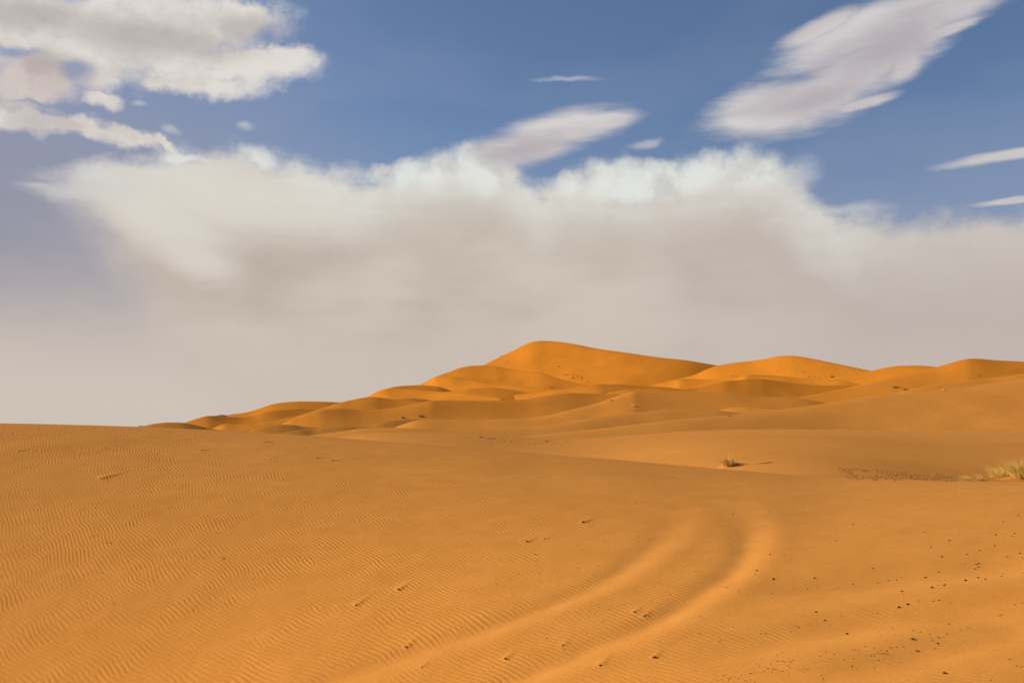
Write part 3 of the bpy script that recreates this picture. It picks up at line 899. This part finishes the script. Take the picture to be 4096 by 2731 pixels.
# --- grass
def blades(n, base_r, h, lean, width, seed, curl=0.35, squash=1.0, spread=0.55, plume=False):
    """thin curved ribbons; with plume=True only the feathery heads of the same ribbons"""
    r = np.random.default_rng(seed)
    V = []; F = []
    for i in range(n):
        a = r.uniform(0, 2 * math.pi); rr = base_r * math.sqrt(r.uniform(0, 1))
        bx, by = rr * math.cos(a), rr * math.sin(a) * squash
        H = r.uniform(h[0], h[1])
        dx = lean[0] + spread * rr / max(base_r, .01) * math.cos(a) + r.normal(0, .22)
        dy = lean[1] + spread * rr / max(base_r, .01) * math.sin(a) + r.normal(0, .22)
        w = width * r.uniform(.6, 1.3)
        th = -math.pi / 4 + r.normal(0, .55); wx, wy = math.cos(th), math.sin(th)
        pts = []
        for s in np.linspace(0, 1, 6):
            k = s + curl * s * s
            pts.append((bx + dx * H * k * .6, by + dy * H * k * .6, H * s * (1 - curl * .45 * s)))
        if not plume:
            k0 = len(V)
            for j, p in enumerate(pts):
                ww = w * (1 - (j / 5) ** 1.5 * .85)
                V += [(p[0] - wx * ww, p[1] - wy * ww, p[2] - .01), (p[0] + wx * ww, p[1] + wy * ww, p[2] - .01)]
            for j in range(5):
                F.append((k0 + 2 * j, k0 + 2 * j + 1, k0 + 2 * j + 3, k0 + 2 * j + 2))
        else:
            p0 = np.array(pts[3]); p1 = np.array(pts[5])
            for t in np.linspace(0, 1.1, 9):
                c = p0 + (p1 - p0) * t + r.normal(0, .012, 3) * (1.3 - t)
                d = np.array([r.normal(0, 1) - .5, r.normal(0, 1), r.normal(.3, .6)]); d = d / np.linalg.norm(d) * r.uniform(.012, .030)
                q = np.cross(d, r.normal(0, 1, 3)); q = q / (np.linalg.norm(q) + 1e-6) * width * .9
                k0 = len(V)
                V += [tuple(c - q), tuple(c + q), tuple(c + d * 1.2 + q * .3), tuple(c + d * 1.2 - q * .3)]
                F.append((k0, k0 + 1, k0 + 2, k0 + 3))
    return np.array(V), np.array(F)


def grass(name, X, Y, parts, label, cat, group=None):
    p, n = hit(X, Y)
    root = bpy.data.objects.new(name, None); root.empty_display_size = 0.1
    root.location = p
    COL.objects.link(root)
    tag(root, label, cat, group)
    for pn, mat, (v, f) in parts:
        mesh_np(pn, v, f, mat, root, smooth=False)
    return root


def mound(X, Y, length, width, height, tail, label):
    """low heap of sand caught by a plant, drawn out to the right and away"""
    p, n = hit(X, Y)
    xs = np.linspace(-width * 2.2, width * 2.2 + tail, 60); ys = np.linspace(-length, length, 30)
    gx, gy = np.meshgrid(xs, ys)
    sx = np.where(gx < 0, width * .75, width * .75 + tail * .55)
    z = height * np.exp(-(gx / sx) ** 2 - (gy / (length * .45)) ** 2) - height * 0.05
    z += 0.03 * height * F_AMP(gx * 3 + X, gy * 3).real * np.exp(-(gx / sx) ** 2)
    # lie on the local slope
    sl = -np.array([n.x, n.y]) / n.z
    v = np.stack([gx + p.x, gy + p.y, z + p.z + sl[0] * gx + sl[1] * gy - 0.012], -1).reshape(-1, 3)
    return tag(mesh_np('sand_mound', v, grid_faces(30, 60), SAND), kind='structure')


mound(4068, 1922, 0.9, 0.75, 0.16, 0.3, '')
mound(3925, 1923, 0.4, 0.45, 0.06, 0.3, '')
mound(2905, 1867, 0.5, 0.30, 0.16, 0.9, '')
bpy.context.view_layer.update()
DG = bpy.context.evaluated_depsgraph_get()

W_ = 0.0085
grass('grass_tussock', 4098, 1909,
      [('green_blades', M_GREEN, blades(300, .32, (.30, .58), (-.10, 0), W_, 1, spread=.55)),
       ('dry_stalks', M_STRAW, blades(300, .38, (.35, .66), (-.30, 0), W_ * .8, 2, spread=.6)),
       ('seed_heads', M_STRAW, blades(170, .34, (.45, .78), (-.30, 0), W_ * .7, 3, spread=.5, plume=True)),
       ('root_mat', M_ROOT, blades(80, .30, (.04, .10), (.25, .1), W_ * 1.2, 4, spread=.9))],
      'big green and straw grass clump on a sand mound, cut by the right edge', 'grass', 'grass clumps beside the gravel patch')
grass('grass_tussock', 4005, 1910,
      [('green_blades', M_GREEN, blades(70, .26, (.18, .34), (-.15, 0), W_, 11, spread=.6)),
       ('dry_stalks', M_STRAW, blades(300, .32, (.20, .44), (-.30, 0), W_ * .8, 12, spread=.6)),
       ('seed_heads', M_STRAW, blades(70, .30, (.30, .50), (-.32, 0), W_ * .7, 13, spread=.5, plume=True)),
       ('root_mat', M_ROOT, blades(40, .28, (.03, .06), (.25, .1), W_ * 1.1, 14, spread=.9))],
      'straw-coloured grass clump touching the left of the big green clump', 'grass', 'grass clumps beside the gravel patch')
grass('grass_tussock', 3866, 1921,
      [('dry_stalks', M_STRAW, blades(150, .15, (.10, .26), (-.55, 0), W_ * .8, 22, spread=.9)),
       ('root_mat', M_ROOT, blades(40, .12, (.02, .06), (.5, -.1), W_, 23, spread=.9))],
      'low splayed tuft of bleached straw at the end of the gravel patch', 'grass', 'grass clumps beside the gravel patch')
grass('grass_tussock', 3918, 1921,
      [('dry_stalks', M_STRAW, blades(26, .05, (.16, .36), (-.35, 0), W_ * .7, 32, spread=.5)),
       ('root_mat', M_ROOT, blades(40, .10, (.02, .07), (.4, 0), W_, 33, spread=.8))],
      'sparse sprig of a few thin stalks between the straw tufts', 'grass', 'grass clumps beside the gravel patch')
grass('grass_tussock', 2915, 1858,
      [('dry_stalks', M_STRAW, blades(170, .26, (.10, .28), (-.75, 0), W_ * .9, 42, spread=1.0)),
       ('brown_blades', M_SHRUB, blades(60, .13, (.14, .34), (-.15, 0), W_, 43, spread=.7)),
       ('upright_stalk', M_STRAW, blades(3, .03, (.44, .52), (.03, 0), W_ * 1.2, 45, curl=.05, spread=.1)),
       ('root_mat', M_ROOT, blades(120, .20, (.06, .24), (.35, 0), W_ * 1.5, 44, spread=.7))],
      'brown matted tuft with one upright stalk on its own mound in the hollow', 'grass')


def shrub_mesh(seed, n=70, mat=M_SHRUB):
    return blades(n, .35, (.25, .7), (0, 0), .020, seed, spread=.8)


SH = []
for i in range(3):
    v, f = shrub_mesh(70 + i)
    me_o = mesh_np('desert_shrub', v, f, M_SHRUB, smooth=False)
    SH.append(me_o.data); bpy.data.objects.remove(me_o)
v, f = shrub_mesh(80); me_o = mesh_np('desert_shrub', v, f, M_STRAW, smooth=False); SH_PALE = me_o.data; bpy.data.objects.remove(me_o)
for X, Y, w, lab in ((1613, 1673, 20, 'left one of two dark shrubs low on the long middle dune'),
                     (1683, 1667, 26, 'right one of two dark shrubs low on the long middle dune'),
                     (2004, 1426, 11, 'dark shrub on the skyline of the highest dune, left flank'),
                     (2236, 1468, 10, 'lone shrub on the face of the highest dune above the shrub cluster'),
                     (3579, 1551, 26, 'bushy shrub on the big right-hand dune, the upper left of two'),
                     (3622, 1561, 22, 'low shrub on the big right-hand dune, the lower right of two'),
                     (3917, 1502, 12, 'small shrub with a long shadow high on the right-hand dune'),
                     (3329, 1509, 16, 'rounded shrub at the foot of the second peak'),
                     (2205, 1552, 14, 'flat shrub in the hollow below the highest dune'),
                     (2445, 1602, 12, 'small dark shrub on the lit edge of the middle dune'),
                     (2928, 1506, 9, 'small shrub low on the left flank of the second peak'),
                     (3215, 1489, 8, 'faint shrub on the face of the second peak'),
                     (866, 1680, 8, 'tiny shrub on the leftmost far dune'),
                     (2416, 1558, 6, 'tiny pale shrub on the small dark dune below the highest dune'),
                     (2726, 1554, 7, 'tiny shrub on the crest of the dune below the second peak'),
                     (2920, 1666, 14, 'low dark shrub on the long dune above the hollow')):
    lay(SH[int(X) % 3], 'desert_shrub', X, Y, w * 0.85, lab, 'shrub', 'shrubs on the far dunes', random.uniform(0, 6))
lay(SH_PALE, 'desert_shrub', 2532, 1624, 18, 'pale straw tuft alone on the face of the middle dune', 'shrub', 'shrubs on the far dunes', 1.0)
for X, Y, w in ((2258, 1499, 7), (2270, 1501, 8), (2293, 1499, 8), (2292, 1511, 10), (2311, 1507, 9), (2326, 1509, 10), (2326, 1516, 8), (2351, 1529, 6)):
    lay(SH[int(X + Y) % 3], 'desert_shrub', X, Y, w, 'small mounded shrub in the cluster on the face of the highest dune', 'shrub', 'shrub cluster on the highest dune', random.uniform(0, 6))
for X, Y in ((3257, 1508), (3279, 1514), (3237, 1508)):
    lay(SH[int(X) % 3], 'desert_shrub', X, Y, 6, 'tiny shrub in the row left of the rounded shrub', 'shrub', 'tiny shrubs below the second peak', random.uniform(0, 6))


# --- scrap of white litter on the big dune, gravel beside the grass
def scrap():
    p, n = hit(3773, 1561)
    r = np.random.default_rng(5)
    gx, gy = np.meshgrid(np.linspace(-.32, .32, 7), np.linspace(-.2, .2, 5))
    z = .10 + .10 * np.sin(gx * 9 + 1) * np.cos(gy * 8) + r.normal(0, .02, gx.shape) + .25 * np.maximum(gx, 0)
    top = np.stack([gx, gy * 1.2, z], -1).reshape(-1, 3); bot = top - np.array([0, 0, .012])
    f = grid_faces(5, 7)
    o = mesh_np('litter_scrap', np.r_[top, bot], np.r_[f, f[:, ::-1] + 35], M_PAPER, smooth=False)
    o.location = p
    tag(o, 'crumpled white scrap of litter on the face of the big right-hand dune', 'litter')


scrap()


def gravel():
    r = np.random.default_rng(9)
    bm = bmesh.new(); bmesh.ops.create_icosphere(bm, subdivisions=1, radius=.5)
    bv = np.array([v.co[:] for v in bm.verts]); bf = np.array([[v.index for v in f.verts] for f in bm.faces]); bm.free()
    V = []; F = []; k = 0
    streaks = [(140, 372, 500, 385, 8), (250, 430, 380, 455, 8), (420, 460, 620, 495, 9), (230, 470, 420, 490, 6), (600, 390, 1000, 420, 14), (700, 430, 1050, 450, 16), (580, 460, 900, 500, 10),
               (900, 440, 1350, 460, 16), (1000, 480, 1450, 505, 10), (1250, 455, 1600, 470, 14), (1150, 490, 1560, 515, 6), (180, 395, 330, 415, 8), (420, 390, 520, 400, 6)]
    for x0, y0, x1, y1, sp in streaks:
        for _ in range(int((x1 - x0) * .50)):
            t = r.uniform()
            X, Y = src((x0 + (x1 - x0) * t, y0 + (y1 - y0) * t + r.normal(0, sp * 1.0)), 'gg')
            p, n = hit(X, Y)
            if p is None or (p - EYE).length > 45: continue
            s = abs(r.normal(0, .5)) * .034 + .014
            a = r.uniform(0, 6.28); c, d = math.cos(a), math.sin(a)
            q = bv * (1 + r.normal(0, .12, bv.shape)) * s * np.array([1.2, .9, .7])
            V.append(np.stack([q[:, 0] * c - q[:, 1] * d + p.x, q[:, 0] * d + q[:, 1] * c + p.y, q[:, 2] + p.z + s * .12], -1)); F.append(bf + k); k += len(bv)
    o = mesh_np('gravel', np.concatenate(V), np.concatenate(F), M_GRAVEL, smooth=False)
    tag(o, 'streaky patch of dark gravel and crumbs on the sand left of the grass clumps', 'gravel', kind='stuff')


gravel()
# ------------------------------------------------------------------ sun and sky
SUN_EL = math.radians(22.0)
BETA = math.radians(-12.0)
sunvec = Vector((-math.cos(BETA) * math.cos(SUN_EL), -math.sin(BETA) * math.cos(SUN_EL), math.sin(SUN_EL)))
sl = bpy.data.lights.new('sun', 'SUN')
sl.energy = 5.0
sl.angle = math.radians(0.53)
sl.color = (1.0, 0.90, 0.74)
so = bpy.data.objects.new('sun', sl)
so.rotation_euler = (-sunvec).to_track_quat('-Z', 'Y').to_euler()
so.location = (-60, -20, 60)
COL.objects.link(so)

world = bpy.data.worlds.new('World')
scene.world = world
world.use_nodes = True
W = NT(world.node_tree)
W.n.clear()
BG = 0.09
SKY_TINT = (0.85, 0.87, 0.97)


def px(x, y):
    """photograph point given on a 2352 px wide copy -> azimuth, elevation in degrees"""
    az, t = ray(x * 4096 / 2352, y * 4096 / 2352)
    return math.degrees(float(az)), math.degrees(math.atan(float(t)))


sky = W.new('ShaderNodeTexSky', sky_type='NISHITA', sun_disc=False)
sky.sun_elevation = SUN_EL
sky.sun_rotation = math.atan2(sunvec.x, sunvec.y) % (2 * math.pi)
sky.altitude = 700
sky.air_density, sky.dust_density, sky.ozone_density = 1.0, 1.2, 2.0

tc = W.new('ShaderNodeTexCoord').outputs['Generated']
sep = W.new('ShaderNodeSeparateXYZ'); W.put(sep.inputs[0], W.vmath('NORMALIZE', tc))
AZ = W.math('MULTIPLY', W.math('ARCTAN2', sep.outputs[0], sep.outputs[1]), 180 / math.pi)
EL = W.math('MULTIPLY', W.math('ARCSINE', sep.outputs[2]), 180 / math.pi)
cb = W.new('ShaderNodeCombineXYZ'); W.put(cb.inputs[0], AZ); W.put(cb.inputs[1], EL); cb.inputs[2].default_value = 1.0
P = cb.outputs[0]          # azimuth and elevation in degrees, and 1


def split3(v):
    s = W.new('ShaderNodeSeparateXYZ'); W.put(s.inputs[0], v)
    return s.outputs


def tilted(ang, sx, sy):
    m = W.new('ShaderNodeMapping'); W.put(m.inputs['Vector'], P)
    m.inputs['Rotation'].default_value = (0, 0, -math.radians(ang)); m.inputs['Scale'].default_value = (sx, sy, 1)
    return m.outputs[0]


def centred(n):
    return W.vmath('SUBTRACT', n, (0.5, 0.5, 0.5))


NA = centred(W.noise(P, 0.50, 9, 0.57, out=1))                       # billows
NB = centred(W.noise(tilted(16, 0.17, 1.0), 1.1, 7, 0.66, out=1))   # fibres
NC = centred(W.noise(tilted(3, 0.40, 0.9), 0.17, 3, 0.5, out=1))     # broad variation
na, nb, nc = split3(NA), split3(NB), split3(NC)


def add(*a):
    r = a[0]
    for v in a[1:]: r = W.math('ADD', r, v)
    return r


def mul(a, b): return W.math('MULTIPLY', a, b)


def warp(amt, N):
    return W.vmath('ADD', P, W.vmath('MULTIPLY', N, (amt, amt, 0.0)))


def ellipses(vec, lst, k=0.25):
    """union of soft ellipses: (cx, cy, half width, half height, tilt) in 2352-px units; 1 in the middle, 0 on the rim"""
    acc = None
    for cx, cy, rx, ry, rot in lst:
        a, e = px(cx, cy)
        rx, ry, th = rx / 39.9, ry / 39.9, math.radians(rot)
        ca, sa = math.cos(th), math.sin(th)
        c2 = W.new('ShaderNodeCombineXYZ')
        W.put(c2.inputs[0], W.vmath('DOT_PRODUCT', vec, (ca / rx, sa / rx, -(a * ca + e * sa) / rx), out=1))
        W.put(c2.inputs[1], W.vmath('DOT_PRODUCT', vec, (-sa / ry, ca / ry, (a * sa - e * ca) / ry), out=1))
        d = W.math('SUBTRACT', 1.0, W.vmath('LENGTH', c2.outputs[0], out=1))
        acc = d if acc is None else W.math('SMOOTH_MAX', acc, d, k)
    return acc


A0, A1, E1 = -45.0, 45.0, 40.0


def edge(vec, pts):
    """elevation of a traced upper edge as a function of azimuth, and the elevation looked at"""
    s = split3(vec)
    nd = W.new('ShaderNodeFloatCurve')
    c = nd.mapping.curves[0]
    q = [px(x, y) for x, y in pts]
    q = [((a - A0) / (A1 - A0), e / E1) for a, e in q]
    q = [(0.0, q[0][1])] + q + [(1.0, q[-1][1])]
    while len(c.points) < len(q): c.points.new(0.5, 0.5)
    for p_, (a, e) in zip(c.points, q): p_.location = (a, e)
    nd.mapping.update()
    W.put(nd.inputs['Value'], W.ss(A0, A1, s[0], kind='LINEAR'))
    nd.inputs['Factor'].default_value = 1.0
    return mul(nd.outputs[0], E1), s[1]


EXPO = 0.29


def emis(*c):
    return tuple(v / BG / 2 ** EXPO for v in lin(*c))


# --- clear sky: blue from the Sky Texture, paler and warmer towards the dusty horizon
skyc = W.mix(1.0, sky.outputs[0], SKY_TINT, 'MULTIPLY')
lav = W.ss(-3, -27, AZ)
hz = W.ss(19.0, 5.0, W.math('SUBTRACT', EL, mul(lav, 3.0)))
col = W.mix(mul(hz, 0.60), skyc, emis(160, 158, 175))
col = W.mix(mul(mul(lav, W.ss(25, 11, EL)), 0.85), col, emis(146, 145, 160))
col = W.mix(mul(W.ss(0.02, 0.16, nc[1]), 0.10), col, emis(160, 165, 190))

# --- the great bank: a soft sheet with a bright upper rim
TOP = [(-300, 410), (60, 404), (150, 388), (240, 366), (330, 358), (450, 352), (590, 350), (700, 370), (830, 392), (920, 378), (1000, 356), (1080, 340),
       (1140, 345), (1200, 395), (1250, 428), (1290, 410), (1390, 384), (1480, 388), (1560, 374), (1690, 350), (1750, 362), (1810, 402), (1870, 448), (1950, 488),
       (2100, 500), (2352, 490), (2700, 475)]
eT, vB = edge(warp(1.0, NA), TOP)
depth = W.math('SUBTRACT', eT, vB)                       # degrees below the upper rim
dn = add(depth, mul(na[2], 2.4), mul(nb[2], 1.3), mul(nc[1], 1.5))
lim = add(AZ, mul(EL, 0.75), 14.3, mul(na[1], 2.5), mul(nb[1], 2.0), mul(nc[2], 3.0))     # the bank leans over a gap at its left end
lft = W.ss(1.8, -3.4, lim)
a_bank = mul(W.ss(-0.55, 1.15, dn), W.math('SUBTRACT', 1.0, lft))
rimn = add(depth, mul(nc[0], 9.0), mul(nb[0], 2.5), mul(na[1], 1.2))
rim = mul(mul(W.ss(5.2, -0.4, rimn), W.ss(24, 14, AZ, 0.35, 1.0)), W.math('SUBTRACT', 1.0, mul(lft, 0.7)))
rim = mul(rim, W.ss(-0.25, 0.10, add(na[0], mul(nb[2], 0.5)), 0.72, 1.0))
PUFF = [(870, 396, 50, 20, 10), (930, 392, 75, 34, 12), (1010, 388, 80, 48, 16), (1080, 385, 70, 62, 10), (1120, 410, 50, 56, -30),
        (1315, 415, 48, 30, 0), (1385, 414, 62, 48, 8), (1450, 425, 66, 48, 0), (1520, 416, 75, 52, 4), (1610, 402, 95, 60, 6), (1710, 388, 90, 60, 4), (1765, 392, 50, 50, -20),
        (420, 366, 60, 12, 6), (590, 362, 60, 26, 0)]
pf = ellipses(warp(1.5, NA), PUFF, 0.22)
pf = add(pf, mul(na[2], 1.1))
a_puff = mul(W.ss(-0.12, 0.75, pf), 0.9)
puffc = W.mix(W.ss(-0.16, 0.10, add(na[0], mul(na[1], 0.5), mul(na[2], 0.3))), emis(204, 203, 200), emis(225, 227, 222))
LOBE = [(400, 520, 175, 80, -16), (560, 470, 330, 90, -4), (450, 590, 140, 60, -26), (330, 470, 85, 60, 0)]
lb = ellipses(warp(1.1, NB), LOBE, 0.35)
lobe = W.ss(-0.20, 0.80, add(lb, mul(nb[1], 0.35), mul(na[1], 0.25)))
a_lobe = W.ss(-0.05, 0.45, add(lb, mul(nb[2], 0.30), mul(na[0], 0.35)))
body = W.mix(W.ss(-0.15, 0.15, add(nc[0], mul(nb[0], 0.18), mul(na[0], 0.10))), emis(188, 175, 164), emis(205, 194, 182))
body = W.mix(W.ss(8.0, 1.0, EL), body, emis(203, 190, 179))
body = W.mix(mul(W.ss(3, 22, AZ), 0.65), body, emis(190, 178, 174))
body = W.mix(mul(W.ss(-14, -26, AZ), 0.75), body, emis(206, 194, 182))
bankc = W.mix(mul(rim, 0.95), body, emis(221, 220, 213))
bankc = W.mix(mul(lobe, 0.70), bankc, emis(222, 216, 205))
# the thin veil on the left where the bank dissolves
veil = W.ss(12.5, 4.5, add(EL, mul(nc[0], 7.0), mul(nb[0], 2.5)))
col = W.mix(mul(veil, 0.95), col, W.mix(W.ss(9.0, 1.5, EL), emis(184, 174, 172), emis(208, 196, 184)))
col = W.mix(mul(a_lobe, 0.85), col, emis(216, 209, 198))
col = W.mix(a_bank, col, bankc)
col = W.mix(mul(a_puff, W.ss(4.5, 1.2, depth)), col, puffc)

# --- ragged cumulus, upper left
CUM = [(330, 60, 330, 112, 8), (150, 90, 240, 120, 0), (520, 150, 245, 56, 4), (640, 134, 125, 36, 6), (560, 40, 85, 52, 0), (430, 190, 165, 34, 0), (60, 190, 125, 66, 0), (205, 165, 60, 26, 0),
       (240, 232, 44, 22, 0), (40, 272, 125, 30, 0), (180, 292, 150, 24, -8), (300, 310, 92, 22, -14), (372, 332, 42, 12, -25), (0, 20, 200, 60, 0)]
dc = ellipses(warp(1.9, NA), CUM, 0.16)
dc = add(dc, mul(na[2], 1.05), mul(nb[0], 0.35))
a_c = W.ss(-0.14, 0.55, dc)
shadow = ellipses(warp(1.2, NA), [(350, 88, 220, 40, 0), (120, 165, 95, 38, 0), (575, 66, 90, 34, 0), (40, 30, 120, 36, 0)], 0.3)
shadow = W.ss(-0.5, 0.75, shadow)
cumc = W.mix(W.ss(-0.20, 0.12, add(mul(na[0], 0.62), mul(nc[1], 0.8), mul(nb[2], 0.30))), emis(197, 189, 186), emis(224, 219, 212))
cumc = W.mix(mul(shadow, 0.66), cumc, emis(172, 162, 160))
pink = ellipses(warp(0.8, NA), [(90, 190, 150, 60, 0), (20, 150, 90, 60, 0)], 0.3)
cumc = W.mix(mul(W.ss(-0.1, 0.6, pink), 0.5), cumc, W.mix(W.ss(-0.12, 0.10, na[1]), emis(184, 168, 168), emis(214, 200, 194)))
hole = ellipses(warp(1.2, NA), [(172, 160, 38, 20, 0), (110, 240, 90, 7, 0), (25, 118, 60, 12, 0)], 0.1)
a_c = mul(a_c, W.ss(0.7, -0.4, add(hole, mul(na[0], 1.1)), 0.25, 1.0))
cumc = W.mix(mul(W.ss(0.40, 0.0, dc), 0.40), cumc, emis(200, 198, 206))
col = W.mix(a_c, col, cumc)

# --- smooth lens clouds, drawn out by the wind
LENS = [(1800, 246, 205, 68, 8), (1730, 264, 135, 50, 3), (1905, 208, 205, 68, 22), (1990, 150, 190, 70, 24), (1965, 84, 210, 62, 16), (2070, 95, 140, 76, 26), (2140, 25, 200, 54, 13),
        (1880, 66, 110, 26, 18), (1985, 236, 85, 15, 8), (2150, 80, 115, 16, 14), (2080, 150, 60, 34, 30),
        (1295, 296, 185, 46, 9), (1220, 332, 145, 54, 12), (1395, 276, 95, 28, 6), (1160, 350, 100, 46, 0)]
SMALL = [(2320, 357, 160, 15, 3), (2345, 459, 105, 8, 3)]
ln = ellipses(warp(0.45, NB), LENS + SMALL, 0.16)
dl = add(ln, mul(nb[2], 0.75), mul(na[0], 0.30))
a_l = mul(W.ss(-0.12, 0.60, dl), 0.95)
lensc = W.mix(W.ss(-0.18, 0.18, add(mul(nb[1], 0.50), mul(na[1], 0.25), mul(nc[2], 0.8))), emis(189, 182, 185), emis(210, 205, 204))
LIT = ellipses(warp(0.5, NB), [(1720, 205, 150, 26, 24), (1960, 50, 220, 26, 20), (1290, 276, 160, 14, 8), (1700, 285, 130, 16, 0)], 0.3)
lensc = W.mix(mul(W.ss(-0.7, 0.8, LIT), 0.7), lensc, emis(220, 216, 212))
LSH = ellipses(warp(0.5, NB), [(1880, 225, 130, 22, 14), (2050, 100, 120, 40, 26), (1200, 345, 110, 22, 10)], 0.3)
lensc = W.mix(mul(W.ss(-0.4, 0.8, LSH), 0.6), lensc, emis(176, 168, 173))
col = W.mix(a_l, col, lensc)

# --- thin wisps
WISP = [(1310, 183, 90, 8, -1), (560, 290, 22, 12, 0), (88, 424, 50, 9, 0), (170, 440, 110, 30, 6), (200, 392, 110, 36, 12), (270, 430, 90, 50, 0), (390, 298, 30, 14, -20),
        (318, 240, 22, 10, 0), (1930, 480, 130, 18, 0), (1490, 330, 52, 13, 12), (1840, 400, 60, 50, 40)]
dw = ellipses(warp(0.55, NA), WISP, 0.12)
a_w = mul(W.ss(-0.05, 1.0, add(dw, mul(nb[1], 1.3), mul(na[2], 1.0))), 0.5)
col = W.mix(a_w, col, emis(209, 207, 207))

bg = W.new('ShaderNodeBackground'); W.put(bg.inputs[0], col); bg.inputs[1].default_value = BG
wo = W.new('ShaderNodeOutputWorld'); W.l.new(bg.outputs[0], wo.inputs[0])
world.cycles.sampling_method = 'NONE'

# ------------------------------------------------------------------ render settings
scene.view_settings.view_transform = 'Standard'
scene.view_settings.look = 'None'
scene.view_settings.exposure = EXPO
scene.view_settings.gamma = 1.0
scene.render.engine = 'CYCLES'
scene.cycles.max_bounces = 3
scene.cycles.diffuse_bounces = 2
